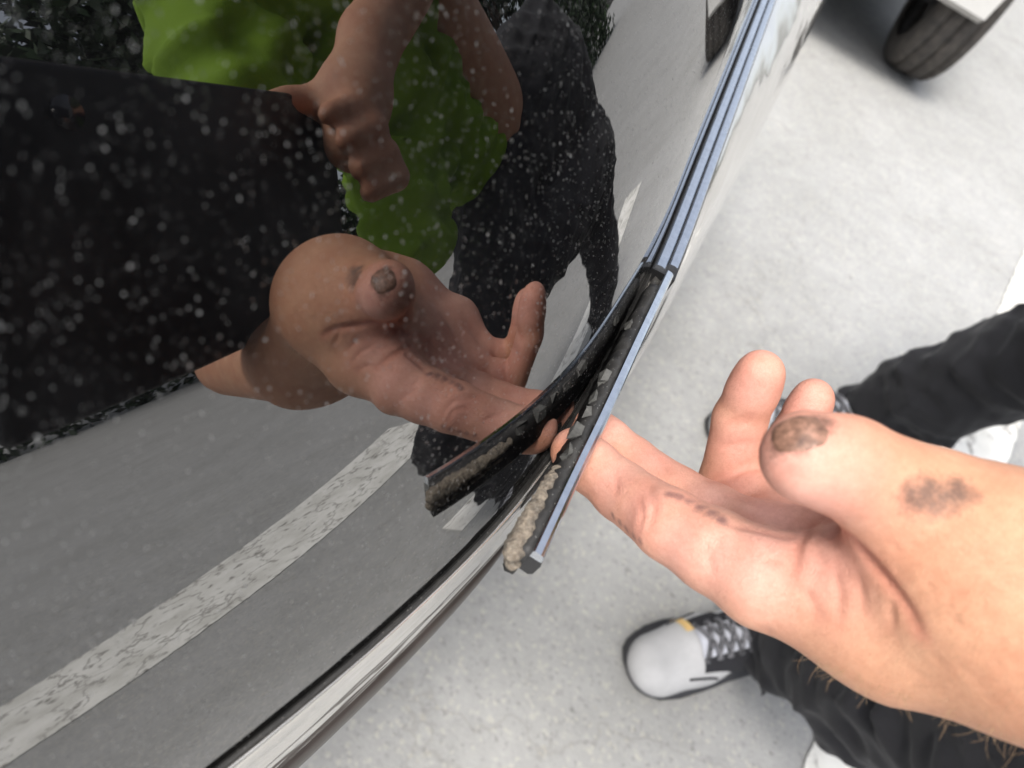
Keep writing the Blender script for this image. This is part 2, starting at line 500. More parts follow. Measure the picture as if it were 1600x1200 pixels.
def np_mesh(name, V, Q, mat, parent=None, color=None):
    me = bpy.data.meshes.new(name)
    me.vertices.add(len(V)); me.vertices.foreach_set('co', np.asarray(V, np.float32).ravel())
    me.loops.add(Q.size); me.loops.foreach_set('vertex_index', Q.astype(np.int32).ravel())
    me.polygons.add(len(Q)); me.polygons.foreach_set('loop_start', np.arange(0, Q.size, Q.shape[1], dtype=np.int32))
    me.update(calc_edges=True); me.validate(); me.shade_smooth()
    if color is not None:
        at = me.color_attributes.new('tone', 'FLOAT_COLOR', 'POINT')
        at.data.foreach_set('color', np.concatenate([color, np.ones((len(color), 1))], 1).astype(np.float32).ravel())
    me.materials.append(mat)
    o = bpy.data.objects.new(name, me); COL.objects.link(o)
    attach(o, parent)
    return o

def frame_from(d):
    d = np.array(d, float); d /= np.linalg.norm(d)
    u = np.cross(d, [0, 0, 1.0]); u /= np.linalg.norm(u)
    return np.array([d, u, np.cross(d, u)])

# ------------------------------------------------------------------ the setting: road and its painted lines
g = mesh_obj('road', [(-150, -150, 0), (150, -150, 0), (150, 150, 0), (-150, 150, 0)], [(0, 1, 2, 3)], M['asphalt'], smooth=False)
setp(g, kind='structure')

def road_line(name, a, b, w0, w1, seed):
    """a painted stripe with a ragged edge, 3 mm of paint"""
    r = random.Random(seed)
    a = np.array(a, float); b = np.array(b, float); d = b - a; L = np.linalg.norm(d); d /= L; nrm = np.array([-d[1], d[0]])
    n = int(L / 0.012)
    V, Fc = [], []
    for i in range(n + 1):
        t = i / n; w = w0 + (w1 - w0) * t
        p = a + d * L * t
        for s in (-1, 1):
            j = 0.004 * mnoise.noise(Vector((p[0] * 40, p[1] * 40, s * 5.0))) + 0.003 * mnoise.noise(Vector((p[0] * 160, p[1] * 160, s * 9.0)))
            q = p + nrm * s * (w / 2 + j)
            V.append((q[0], q[1], 0.004))
    for i in range(n): Fc.append((2 * i, 2 * i + 2, 2 * i + 3, 2 * i + 1))
    o = mesh_obj(name, V, Fc, M['line'], smooth=False)
    fix_normals(o)
    return setp(o, kind='structure')
road_line('road_line', (0.735, 0.44), (1.287, 2.286), 0.145, 0.145, 1)
road_line('road_line', (0.80, -1.1), (1.95, 0.66), 0.36, 0.44, 2)

# ------------------------------------------------------------------ the silver car: side window, door skin, belt moulding
BELT = 0.80
def smooth_curve(ky, kx, sig=0.06):
    yy = np.linspace(-2.6, 3.0, 1121)
    xx = np.interp(yy, ky, kx)
    kk = np.exp(-0.5 * (np.arange(-60, 61) * 0.005 / sig) ** 2); kk /= kk.sum()
    pad = np.concatenate([2 * xx[0] - xx[60:0:-1], xx, 2 * xx[-1] - xx[-2:-62:-1]])
    xs_ = np.convolve(pad, kk, 'valid')
    return lambda y: np.interp(y, yy, xs_)
glass_x = smooth_curve([-2.6, -1.2, -0.3, 0.03, 0.072, 0.122, 0.169, 0.262, 0.586, 1.2, 1.9, 3],
                       [-1.35, -0.62, -0.17, -0.009, 0.009, 0.026, 0.0345, 0.040, 0.038, 0.033, -0.005, -0.1], 0.02)
side_x = smooth_curve([-2.6, -1.2, -0.3, 0.05, 0.12, 0.19, 0.253, 0.5, 0.903, 1.3, 1.9, 3],
                      [-1.25, -0.54, -0.14, 0.0065, 0.032, 0.0505, 0.062, 0.086, 0.118, 0.13, 0.12, 0.0], 0.03)
Y0, Y1 = -0.9, 1.55
def glass_pt(y, z):
    s = z - BELT
    return np.array([glass_x(y) - (0.2 * s + 2.0 * s * s), y, z])

car = setp(empty('silver_car', (-0.75, 0.3, 0.0)), 'pale silver parked car with black glossy side window and loose belt moulding', 'car')
ys = np.concatenate([np.linspace(Y0, 0, 24), np.linspace(0.02, 0.6, 60), np.linspace(0.64, Y1, 24)])

def loft(rows, close=True):
    """rows: list of equal-length point lists -> grid mesh"""
    n = len(rows[0]); V = [p for r in rows for p in r]; Fc = []
    for i in range(len(rows) - 1):
        for j in range(n - 1):
            Fc.append((i * n + j, i * n + j + 1, (i + 1) * n + j + 1, (i + 1) * n + j))
    return V, Fc

# window: one curved pane 4 mm thick
zs = np.linspace(BELT - 0.012, 1.22, 56)
outer = loft([[glass_pt(y, z) for z in zs] for y in ys])
inner = loft([[glass_pt(y, z) + np.array([-0.004, 0, -0.002]) for z in zs] for y in ys])
win = mesh_obj('window', *outer, M['glass'], car)
win['label'] = 'black dusty side window mirroring the road and the person'
fix_normals(win)
md = win.modifiers.new('thickness', 'SOLIDIFY'); md.thickness = 0.004; md.offset = -1

# door skin and lower body, closed towards the far side
def door_row(y):
    gx, sx = float(glass_x(y)), float(side_x(y)); g0 = gx + 0.0022; D = sx - g0
    prof = [(g0 - 0.0015, BELT - 0.012), (g0, BELT - 0.006), (g0 + 0.10 * D, BELT - 0.0045), (g0 + 0.30 * D, BELT - 0.008), (g0 + 0.55 * D, BELT - 0.0165), (g0 + 0.74 * D, BELT - 0.028),
            (g0 + 0.88 * D, BELT - 0.043), (g0 + 0.96 * D, BELT - 0.060), (g0 + 0.992 * D, BELT - 0.075), (sx, BELT - 0.088), (sx - 0.002, 0.66), (sx - 0.007, 0.58), (sx - 0.014, 0.50),
            (sx - 0.022, 0.42), (sx - 0.032, 0.34), (sx - 0.05, 0.27), (sx - 0.08, 0.225), (sx - 0.12, 0.205), (-1.45, 0.20), (-1.5, 0.3), (-1.5, 0.78), (-1.45, BELT - 0.012)]
    return [np.array([x, y, z]) for x, z in prof]
V, Fc = loft([door_row(y) for y in ys])
n = len(door_row(0.0)); m = len(ys)
Fc.append(tuple(range(n))); Fc.append(tuple((m - 1) * n + k for k in range(n - 1, -1, -1)))
for i in range(m - 1): Fc.append((i * n + n - 1, (i + 1) * n + n - 1, (i + 1) * n, i * n))
door = fix_normals(mesh_obj('door_panel', V, Fc, M['silver'], car))
# roof above the pane
rows = []
for y in ys:
    a = glass_pt(y, 1.22)
    rows.append([a + np.array(o) for o in ((0.004, 0, -0.004), (-0.02, 0, 0.012), (-0.08, 0, 0.03), (-0.2, 0, 0.045))] + [np.array([-1.2, y, 1.26]), np.array([-1.5, y, 0.8])])
fix_normals(mesh_obj('roof', *loft(rows), M['silver'], car))

# fuzzy black seal in the slot between glass and door
yy = np.linspace(Y0, 1.5, 420)
rows = []
for i, y in enumerate(yy):
    gx = float(glass_x(y)); w = 0.0017 + 0.0006 * mnoise.noise(Vector((0, y * 900, 0)))
    rows.append([np.array([gx - 0.001, y, BELT - 0.006]), np.array([gx + 0.0012, y, BELT - 0.0012]), np.array([gx + w, y, BELT - 0.0022 + 0.0004 * random.random()]), np.array([gx + w + 0.0006, y, BELT - 0.0065])])
fix_normals(mesh_obj('window_seal', *loft(rows), M['rubber'], car, smooth=False))
# fixed belt trim beyond the joint: two bright bands on a black carrier
YJ = 0.266
def band(name, y0, y1, xo0, xo1, zt, zb, mat, parent, nseg=60, bev=0.0012):
    rows = []
    for y in np.linspace(y0, y1, nseg):
        gx = float(glass_x(y))
        rows.append([np.array([gx + a, y, z]) for a, z in ((xo0, zb), (xo0, zt - bev), (xo0 + bev, zt), ((xo0 + xo1) / 2, zt + 0.0003), (xo1 - bev, zt), (xo1, zt - bev), (xo1, zb))])
    V, Fc = loft(rows); n = 7
    Fc.append(tuple(range(n))); Fc.append(tuple((nseg - 1) * n + k for k in range(n - 1, -1, -1)))
    return fix_normals(mesh_obj(name, V, Fc, mat, parent, smooth=False))
carrier = band('moulding_carrier', YJ - 0.004, 1.5, 0.0002, 0.0112, BELT + 0.0012, BELT - 0.005, M['black_plastic'], car, bev=0.0004)
band('chrome_band', YJ - 0.002, 1.5, 0.0010, 0.0055, BELT + 0.0026, BELT - 0.004, M['chrome'], carrier, bev=0.0005)
band('chrome_band', YJ + 0.002, 1.5, 0.0060, 0.0104, BELT + 0.0030, BELT - 0.004, M['chrome'], carrier, bev=0.0005)
# black slot opened under the loose end
rows = []
for y in np.linspace(0.135, YJ, 40):
    gx = float(glass_x(y)); t = (y - 0.135) / (YJ - 0.135)
    w = 0.0035 + 0.0045 * t
    rows.append([np.array([gx + 0.003, y, BELT - 0.004]), np.array([gx + 0.0035, y, BELT - 0.0015]), np.array([gx + w, y, BELT - 0.0012 - 0.002 * t]), np.array([gx + w + 0.001, y, BELT - 0.012])])
fix_normals(mesh_obj('open_slot_seal', *loft(rows), M['rubber'], car))

# ------------------------------------------------------------------ the loose moulding
def catmull(pts, n):
    pts = [np.array(p, float) for p in pts]; pts = [2 * pts[0] - pts[1]] + pts + [2 * pts[-1] - pts[-2]]
    out = []
    for i in range(1, len(pts) - 2):
        for t in np.linspace(0, 1, n, endpoint=False):
            a, b, c, d = pts[i - 1:i + 3]
            out.append(0.5 * (2 * b + (c - a) * t + (2 * a - 5 * b + 4 * c - d) * t * t + (3 * b - a - 3 * c + d) * t ** 3))
    out.append(pts[-2]); return out
lp = catmull([P(1046, 424, 0.3195), P(994, 534, 0.2745), P(945, 640, 0.2430), P(893, 748, 0.2185), P(839, 864, 0.1995)], 14)
def sweep(path, prof_fn):
    rows = []
    for i, p in enumerate(path):
        t = path[min(i + 1, len(path) - 1)] - path[max(i - 1, 0)]; t /= np.linalg.norm(t)
        out = np.cross([0, 0, 1.0], t); out /= np.linalg.norm(out)
        if out[0] < 0: out = -out
        up = np.cross(t, out); up = up if up[2] > 0 else -up
        rows.append([p + out * a + up * b for a, b in prof_fn(i / (len(path) - 1))])
    V, Fc = loft(rows); n = len(rows[0]); m = len(rows)
    for i in range(m - 1): Fc.append((i * n + n - 1, (i + 1) * n + n - 1, (i + 1) * n, i * n))
    Fc.append(tuple(range(n))); Fc.append(tuple((m - 1) * n + k for k in range(n - 1, -1, -1)))
    return V, Fc, rows
cap_prof = lambda t: [(-0.0010, -0.0030), (-0.0010, -0.0003), (-0.0006, 0.0002), (0.0012, 0.0001), (0.0020, -0.0002), (0.0025, -0.0009), (0.0026, -0.0030)]
V, Fc, _ = sweep(lp, cap_prof)
loose = fix_normals(mesh_obj('loose_moulding', V, Fc, M['chrome'], car, smooth=False))
loose['label'] = 'bright belt moulding strip pulled away from the window'
core_prof = lambda t: [(-0.0008, -0.0105), (-0.0010, -0.0031), (0.0028, -0.0031), (0.0032, -0.0045), (0.0030, -0.0095), (0.0020, -0.0108)]
V, Fc, _ = sweep(lp, core_prof)
fix_normals(mesh_obj('moulding_carrier', V, Fc, M['gloss_black'], loose, smooth=False))
tooth = lambda t: 0.0006 * math.sin(t * 160) + 0.0004 * math.sin(t * 71 + 1)
rub_prof = lambda t: [(-0.0009, -0.0012), (-0.0026 - tooth(t), -0.0016), (-0.0040 - tooth(t), -0.0028), (-0.0050, -0.0080), (-0.0043, -0.0084), (-0.0050 + .5 * tooth(t), -0.0130), (-0.0034, -0.0155), (-0.0009, -0.0148)]
V, Fc, _ = sweep(lp[3:], rub_prof)
fix_normals(mesh_obj('rubber_lip', V, Fc, M['rubber'], loose))
def lframe(i):
    t = lp[min(i + 1, len(lp) - 1)] - lp[max(i - 1, 0)]; t /= np.linalg.norm(t)
    out = np.cross([0, 0, 1.0], t); out /= np.linalg.norm(out)
    if out[0] < 0: out = -out
    up = np.cross(t, out); up = up if up[2] > 0 else -up
    return t, out, up
for i in (11, 22, 26, 29, 33, 37):          # broken clip stubs along the inside of the strip
    t, out, up = lframe(i)
    ln = random.uniform(0.003, 0.0052); w = random.uniform(0.0008, 0.0024)
    c = lp[i] - out * (0.0036 + w / 2) - up * 0.0026
    V, Fc = box_data(c, (ln, w, 0.0035), (t, out, up))
    V = [np.array(v) + np.array([random.uniform(-1, 1) for _ in range(3)]) * 0.0009 for v in V]
    mesh_obj('clip', V, Fc, M['grey_plastic'], loose, smooth=False)
# caked mud near the free end
sd = SDF()
for i in range(40, 56, 2):
    t, out, up = lframe(i); t2, out2, up2 = lframe(i + 1); s0 = (i - 40) / 16
    p = lp[i] - out * (0.0040 + 0.0010 * s0) - up * 0.0048; p2 = lp[min(i + 2, 56)] - out2 * (0.0041 + 0.0010 * s0) - up2 * 0.0048
    sd.cap(p, p2, 0.0018 + 0.0013 * s0, 0.0019 + 0.0013 * s0, 0.0015)
    sd.cap(p + out * .0016 - up * .0045, p2 + out * .0016 - up * .0045, 0.0018 + 0.0008 * s0, 0.0018 + 0.0008 * s0, 0.0012)
def mudwarp(G):
    q = G * 900
    return 0.00032 * (np.sin(q[..., 0] * 1.3 + 2 * np.sin(q[..., 1] * .9)) * np.sin(q[..., 1] * 1.7 + q[..., 2]) + 0.6 * np.sin(q[..., 2] * 2.9 + q[..., 0] * 2.1) * np.sin(q[..., 1] * 3.1))
mm = np.array(lp[40:57]); 
V, Q = sd.mesh(np.eye(3), mm.min(0) - 0.014, mm.max(0) + 0.014, 0.0006, mudwarp)
np_mesh('dried_mud', V, Q, M['mud'], loose)
t, out, up = lframe(56)
V, Fc = box_data(lp[56] - out * 0.0048 - up * 0.0035 + t * 0.0002 * 0, (0.0022, 0.0034, 0.0030), (t, out, up))
ec = mesh_obj('end_cap', V, Fc, M['end_cap'], loose, smooth=False)
bv = ec.modifiers.new('bevel', 'BEVEL'); bv.width = 0.0012; bv.segments = 3

# added strip low on the shoulder, painting the dark reflection along the silver band
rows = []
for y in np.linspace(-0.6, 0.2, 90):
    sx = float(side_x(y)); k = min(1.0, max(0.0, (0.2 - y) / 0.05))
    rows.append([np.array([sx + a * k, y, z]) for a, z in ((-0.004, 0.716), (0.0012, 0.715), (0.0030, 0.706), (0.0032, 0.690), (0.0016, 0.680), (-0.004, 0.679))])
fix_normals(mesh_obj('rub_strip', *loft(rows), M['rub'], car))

# ------------------------------------------------------------------ the person: hand and arm first
LANE = [0.47, 0.07, 0.865]                                  # left elbow
person = setp(empty('person', (0.72, 0.70, 0.0)), 'person in black trousers and lime shirt pulling the moulding with one hand', 'person')

ix = [P(1192, 905, .196), P(1046, 820, .214), P(972, 768, .235), P(898, 706, .250)]
mi = [P(1172, 850, .224), P(1056, 778, .243), P(986, 724, .258), P(926, 672, .268)]
ri = [P(1222, 826, .240), P(1136, 752, .264), P(1156, 655, .254), P(1188, 584, .242)]
pi_ = [P(1296, 800, .250), P(1233, 748, .268), P(1244, 676, .262), P(1271, 622, .254)]
th = [P(1500, 880, .172), P(1432, 800, .172), P(1335, 732, .167), P(1262, 714, .166)]
wr = P(1640, 955, .166)
wr2 = P(1640, 900, .196)
arm1 = np.array([.195, .104, .862])
elbow = np.array(LANE)
hand = SDF()
K = 0.006
palm_n = P(1300, 700, .22) - P(1300, 900, .22); palm_n /= np.linalg.norm(palm_n)
hand.chain([wr, P(1400, 950, .185), ix[0]], [.0245, .0210, .0118], .006)
hand.chain([wr2, P(1400, 900, .205), mi[0]], [.023, .0190, .0118], .006)
hand.chain([wr2, P(1420, 850, .222), ri[0]], [.022, .0165, .0112], .006)
hand.chain([wr2, P(1440, 820, .232), pi_[0]], [.021, .0165, .0106], .006)
hand.cap(ix[0], mi[0], .0108, .0110, .005); hand.cap(mi[0], ri[0], .0108, .0105, .005); hand.cap(ri[0], pi_[0], .0102, .0098, .005)
for f, r in ((ix, [.0118, .0100, .0090, .0081]), (mi, [.0116, .0099, .0089, .0079]), (ri, [.0110, .0094, .0087, .0077]), (pi_, [.0104, .0082, .0076, .0067])):
    hand.chain([f[0], (f[0] + f[1]) / 2, f[1], f[2], f[3]], [r[0], r[0] * .52 + r[1] * .50, r[1], r[2], r[3]], .0022)
    q = f[2] + (f[3] - f[2]) * .65
    hand.cap(q, q + (f[3] - f[2]) * .1, r[3] * 1.05, r[3] * 1.0, .003)                    # pad
# thumb and its ball
hand.chain([P(1590, 925, .170), P(1500, 868, .170), th[1]], [.0235, .0210, .0148], .006)
hand.chain([th[1], (th[1] + th[2]) / 2, th[2], th[3]], [.0146, .0120, .0102, .0088], .003)
hand.cap(th[2] + (th[3] - th[2]) * .45, th[3], .0104, .0095, .004)
hand.cap(P(1475, 905, .190), P(1345, 850, .205), .0170, .0120, .008)                      # web towards the palm
# forearm
arm0 = P(1800, 992, .163)
hand.chain([wr, arm0, arm1 + np.array([.03, 0, -.004]), elbow], [.0265, .0275, .0330, .0420], .012)
hand.chain([wr2, P(1800, 960, .190), arm1 + np.array([0.03, .012, -.008]), elbow], [.0235, .0240, .0290, .0400], .012)
ax0 = elbow - ix[3]
HF = frame_from(ax0)
allp = np.array([HF @ p for p in ix + mi + ri + pi_ + th + [wr, wr2, arm1, elbow]])
V, Q = hand.mesh(HF, allp.min(0) - .05, allp.max(0) + np.array([-0.02, .05, .05]), 0.0010)
V = relax(V, Q, 7, .5)

from mathutils.bvhtree import BVHTree
def cast_many(bvh, pix):
    out = []
    for px, py in pix:
        d = RM @ ray(px, py); d /= np.linalg.norm(d)
        h = bvh.ray_cast(Vector(CAM_O), Vector(d))
        if h[0] is not None: out.append(np.array(h[0]))
    return out
def vnormals(V, Q):
    nrm = np.cross(V[Q[:, 2]] - V[Q[:, 0]], V[Q[:, 3]] - V[Q[:, 1]])
    N = np.zeros_like(V)
    for i in range(4): np.add.at(N, Q[:, i], nrm)
    return N / (np.linalg.norm(N, axis=1)[:, None] + 1e-12)
def densify(pl, step=4.0):
    out = []
    for (a, b), (c, d) in zip(pl[:-1], pl[1:]):
        n = max(1, int(math.hypot(c - a, d - b) / step))
        out += [(a + (c - a) * i / n, b + (d - b) * i / n) for i in range(n)]
    return out + [pl[-1]]
bvh = BVHTree.FromPolygons([tuple(v) for v in V], [tuple(q) for q in Q])
N = vnormals(V, Q)
disp = np.zeros(len(V)); blush = np.zeros(len(V))
def stroke(pl, width, depth, red=0.0, taper=True):
    global disp, blush
    pts = cast_many(bvh, densify(pl))
    if not pts: return
    A = np.array(pts)
    lo, hi = A.min(0) - 4 * width, A.max(0) + 4 * width
    ii = np.where(np.all((V > lo) & (V < hi), 1))[0]
    d2 = np.full(len(ii), 1e9); env = np.zeros(len(ii))
    for j, p in enumerate(A):
        dj = ((V[ii] - p) ** 2).sum(1); m = dj < d2
        d2 = np.where(m, dj, d2); env = np.where(m, math.sin(math.pi * (j + .6) / (len(A) + .2)) ** .6, env)
    w = env * np.exp(-d2 / (2 * width ** 2))
    disp[ii] = np.where(np.abs(depth * w) > np.abs(disp[ii]), -depth * w, disp[ii])
    blush[ii] = np.maximum(blush[ii], red * np.exp(-d2 / (2 * (1.6 * width) ** 2)))
stroke([(1296, 812), (1330, 842), (1362, 880), (1396, 922), (1424, 962), (1438, 992)], .0011, .0015, .9)     # fold beside the thumb
stroke([(1292, 806), (1262, 826), (1246, 852), (1240, 885), (1236, 912)], .0010, .0008, .6)                 # web crease
stroke([(1396, 925), (1392, 955), (1394, 980)], .0009, .0007, .3)
stroke([(1412, 945), (1416, 975)], .0008, .0006, .3)
stroke([(1146, 668), (1172, 655)], .0010, .0008, .5); stroke([(1112, 752), (1145, 742), (1172, 728)], .0012, .0010, .5)
stroke([(1130, 815), (1180, 826), (1230, 838), (1262, 836)], .0011, .0009, .4); stroke([(1150, 800), (1200, 822), (1250, 832)], .0009, .0005, .2)
stroke([(1310, 660), (1285, 672), (1262, 690), (1247, 706)], .0009, .0007, .3)
stroke([(1322, 672), (1302, 690)], .0008, .0004, .2)
stroke([(1010, 752), (1022, 790), (1012, 830)], .0011, .0006, .3)
stroke([(1200, 985), (1188, 998)], .0010, .0005, .3)
for x0, y0, x1, y1 in ((1352, 690, 1330, 742), (1366, 694, 1346, 752), (1340, 684, 1318, 730), (1384, 700, 1368, 752), (1300, 668, 1282, 700)):
    stroke([(x0, y0), ((x0 + x1) / 2 - 5, (y0 + y1) / 2), (x1, y1)], .0007, .00045, .18)     # thumb knuckle wrinkles
for pl in ([(1118, 836), (1106, 862), (1112, 892)], [(1126, 832), (1118, 860)], [(1000, 780), (1004, 806), (996, 832)], [(960, 742), (964, 768)], [(1030, 718), (1046, 740)],
           [(1136, 662), (1176, 648)], [(1126, 700), (1170, 690)], [(1222, 690), (1240, 684)], [(1214, 742), (1238, 734)], [(1150, 775), (1185, 790)], [(1230, 905), (1262, 930), (1282, 965)], [(1188, 870), (1225, 880)],
           [(1300, 880), (1312, 930), (1310, 975)], [(1340, 900), (1350, 950)], [(1268, 850), (1290, 880)]):
    stroke(pl, .0008, .0005, .30)
for k in range(46):                                                      # fine skin wrinkles on the back of the thumb and wrist
    x, y = random.uniform(1380, 1590), random.uniform(760, 1080); an = random.uniform(-.5, .9)
    L = random.uniform(14, 40)
    stroke([(x, y), (x + L * math.cos(an), y + L * math.sin(an))], .0006, .00025, .08)
V = V + N * disp[:, None]
# skin tones: tan on the outside, pink on palm and finger pads, dirt where it was rubbed on
tan = np.array([.60, .330, .205]); pink = np.array([.68, .385, .310]); red = np.array([.50, .185, .135])
def spot(pix, rad):
    pts = cast_many(bvh, pix)
    w = np.zeros(len(V))
    for p in pts: w = np.maximum(w, np.exp(-((V - p) ** 2).sum(1) / (2 * rad ** 2)))
    return w
pinkw = spot([(1060, 850), (1120, 870), (1180, 890), (1000, 790), (960, 750), (1020, 720), (1100, 780), (1160, 700), (1180, 610), (1150, 760), (1200, 800), (1260, 780), (1260, 640), (1230, 720), (1200, 850), (940, 660), (1290, 870)], .011)
pinkw = np.maximum(pinkw, np.clip((N @ palm_n - .1) * 1.2, 0, .75) * np.clip(((V - CAM_O) @ RM[:, 2] - .186) / .02, 0, 1))
col = tan * (1 - pinkw[:, None]) + pink * pinkw[:, None]
for f in (ix, mi, ri, pi_, th):
    w = np.exp(-((V - f[3]) ** 2).sum(1) / (2 * .010 ** 2)) * .35
    col = col * (1 - w[:, None]) + np.array([.64, .30, .24]) * w[:, None]
col = col * (1 - blush[:, None] * .6) + red * blush[:, None] * .6
grime = np.zeros((len(V), 3))                            # where dirt was rubbed on: thumb tip, bruise, finger smudges
grime[:, 0] = spot([(1224, 682), (1234, 670), (1250, 662), (1218, 694), (1268, 660), (1244, 688), (1284, 658)], .0026)
grime[:, 1] = spot([(1430, 778), (1455, 780), (1478, 774), (1500, 768), (1452, 768)], .0034)
grime[:, 2] = np.maximum(spot([(1048, 772), (1062, 776), (1078, 783), (1095, 793), (1112, 803), (1128, 812)], .0017), spot([(958, 806), (968, 816), (978, 826), (990, 838), (1000, 846)], .0012) * .9)

# ------------------------------------------------------------------ the rest of the body under the clothes
sh_l, sh_r = np.array([.52, .26, 1.24]), np.array([.50, .62, 1.29])
neck0, head_c = np.array([.46, .42, 1.35]), np.array([.36, .38, 1.53])
pelvis = np.array([.80, .72, .92])
r_wrist, r_elbow = np.array([.318, .290, 1.060]), np.array([.40, .50, 1.16])
body = SDF()
body.chain([elbow, sh_l], [.043, .055], .02)
body.chain([sh_l, neck0, sh_r], [.06, .07, .06], .03)
body.chain([neck0, pelvis], [.11, .13], .04)
body.chain([neck0, head_c + np.array([.03, .01, -.06])], [.055, .055], .02)
body.chain([head_c + np.array([.02, 0, .03]), head_c + np.array([-.035, -.01, -.06])], [.095, .068], .02)
body.cap(head_c + np.array([-.085, -.02, -.01]), head_c + np.array([-.112, -.03, -.035]), .012, .016, .010)      # nose
body.cap(head_c + np.array([-.08, -.05, .02]), head_c + np.array([-.08, .02, .02]), .016, .016, .014)            # brow
for sy in (-1, 1):
    e = head_c + np.array([.02, sy * .092, -.01]); body.cap(e + np.array([0, 0, .018]), e - np.array([0, 0, .018]), .012, .009, .006)
body.chain([sh_r, r_elbow, r_wrist], [.055, .043, .029], .02)
hp = [(.300, .240, 1.020), (.284, .212, .985)]                                                                   # right hand round the phone
body.chain([r_wrist, np.array(hp[0]), np.array(hp[1])], [.027, .031, .024], .012)
for j, (dx, dz) in enumerate(((.000, .012), (-.002, -.008), (.002, -.027), (.006, -.044))):
    a = np.array([.302 + dx, .226, 1.000 + dz * 1.1]); b = a + np.array([-.026, .004, -.006]); c = b + np.array([-.020, -.034, -.002])
    body.chain([a, b, c], [.0125, .0112, .0090], .006)
a = np.array([.306, .216, 1.030]); body.chain([a, a + np.array([-.012, -.030, .006]), a + np.array([-.034, -.058, .004])], [.015, .012, .010], .006)
pk = [elbow, sh_l, sh_r, neck0, pelvis, head_c, r_wrist, r_elbow, np.array(hp[1])]
V2, Q2 = body.mesh(np.eye(3), np.min(pk, 0) - .16, np.max(pk, 0) + .16, 0.0055)
V2 = relax(V2, Q2, 2, .5)
c2 = np.tile(np.array([.52, .29, .19]), (len(V2), 1))
Vb = np.concatenate([V, V2]); Qb = np.concatenate([Q, Q2 + len(V)]); cb = np.concatenate([col, c2])
bodyo = np_mesh('body', Vb, Qb, M['skin'], person, cb)
at = bodyo.data.color_attributes.new('grime', 'FLOAT_COLOR', 'POINT')
at.data.foreach_set('color', np.concatenate([np.concatenate([grime, np.zeros((len(V2), 3))]), np.ones((len(Vb), 1))], 1).astype(np.float32).ravel())

# thumb nail
tb = BVHTree.FromPolygons([tuple(v) for v in V], [tuple(q) for q in Q])
def nail_plate(px, along, L, W, mat, parent):
    c0 = cast_many(tb, [px])[0]; _, nm, _, _ = tb.find_nearest(Vector(c0)); nm = np.array(nm)
    al = np.array(along); al = al - nm * (al @ nm); al /= np.linalg.norm(al); sd_ = np.cross(al, nm)
    VV, Fc = [], []; n = 10
    for i in range(n + 1):
        for j in range(n + 1):
            a = (i / n - .5) * 2; b = (j / n - .5) * 2
            u, v = a * math.sqrt(1 - b * b * .42), b * math.sqrt(1 - a * a * .42)          # rounded outline
            p = c0 + al * u * L + sd_ * v * W
            q, nn_, _, _ = tb.find_nearest(Vector(p)); q, nn_ = np.array(q), np.array(nn_)
            e = max(abs(a), abs(b))
            VV.append(q + nn_ * (.00040 if e < .8 else .00025 if e < .95 else -.0001))
    for i in range(n):
        for j in range(n): Fc.append((i * (n + 1) + j, (i + 1) * (n + 1) + j, (i + 1) * (n + 1) + j + 1, i * (n + 1) + j + 1))
    return fix_normals(mesh_obj('thumb_nail', VV, Fc, mat, parent))
nail_plate((1243, 673), th[3] - th[2], .0070, .0052, M['nail'], bodyo)
# short hairs along the lower edge of the forearm
bvh2 = BVHTree.FromPolygons([tuple(v) for v in V], [tuple(q) for q in Q])
down_img = RM @ np.array([.25, 1.0, .0])
hp_ = []
for k in range(120):
    sil = k < 62
    x = random.uniform(1235, 1640) if sil else random.uniform(1380, 1640)
    edge = 1006 + (x - 1200) * .385
    y = edge - (abs(random.gauss(0, 1)) * 5 + 1 if sil else random.uniform(20, 280))
    pts = cast_many(bvh2, [(x, y)])
    if not pts: continue
    p0 = pts[0]; loc, nor, _, _ = bvh2.find_nearest(Vector(p0)); nor = np.array(nor)
    d0 = nor * (random.uniform(.1, .5) if sil else .12) + RM @ np.array([random.uniform(-1.0, .5), random.uniform(.0, .5), random.uniform(-.2, .2)])
    d0 /= np.linalg.norm(d0); L = random.uniform(.003, .0075) if sil else random.uniform(.002, .004)
    ax_ = RM @ np.array([random.uniform(-.3, .3), random.uniform(-.3, .3), 1.0]); ax_ /= np.linalg.norm(ax_)
    curl = random.uniform(-1.6, 1.6) / 6
    pp = [p0 - nor * .0003]; dcur = d0
    for q in range(6):
        pp.append(pp[-1] + dcur * L / 6)
        dcur = dcur * math.cos(curl) + np.cross(ax_, dcur) * math.sin(curl)
    hp_.append(tube_data(pp, [.00004, .00004, .000035, .00003, .000028, .000024, .000016], 3))
ah = mesh_obj('arm_hair', *merge(hp_), M['hairs'], bodyo)
ah['kind'] = 'stuff'

# ------------------------------------------------------------------ clothes
def folds(freq, amp, seedv=0.0):
    def w(G):
        q = G * freq + seedv
        return amp * (np.sin(q[..., 2] * 1.6 + 1.7 * np.sin(q[..., 0] * .8 + q[..., 1] * .6)) * .6 + .5 * np.sin(q[..., 0] * 1.9 + q[..., 1] * 1.3 + 1.3 * np.sin(q[..., 2] * 1.1)))
    return w
shirt = SDF()
shirt.chain([sh_l + np.array([.01, -.01, 0]), neck0 + np.array([.03, 0, -.06]), sh_r], [.082, .10, .085], .04)
shirt.chain([np.array([.53, .42, 1.21]), np.array([.66, .47, 1.06]), np.array([.74, .58, .99])], [.120, .112, .130], .05)
shirt.chain([sh_l, sh_l + (elbow - sh_l) * .55], [.085, .072], .02)
shirt.chain([sh_r, sh_r + (r_elbow - sh_r) * .6], [.085, .072], .02)
shirt.chain([np.array([.62, .38, 1.02]), np.array([.60, .34, .89])], [.080, .070], .04)
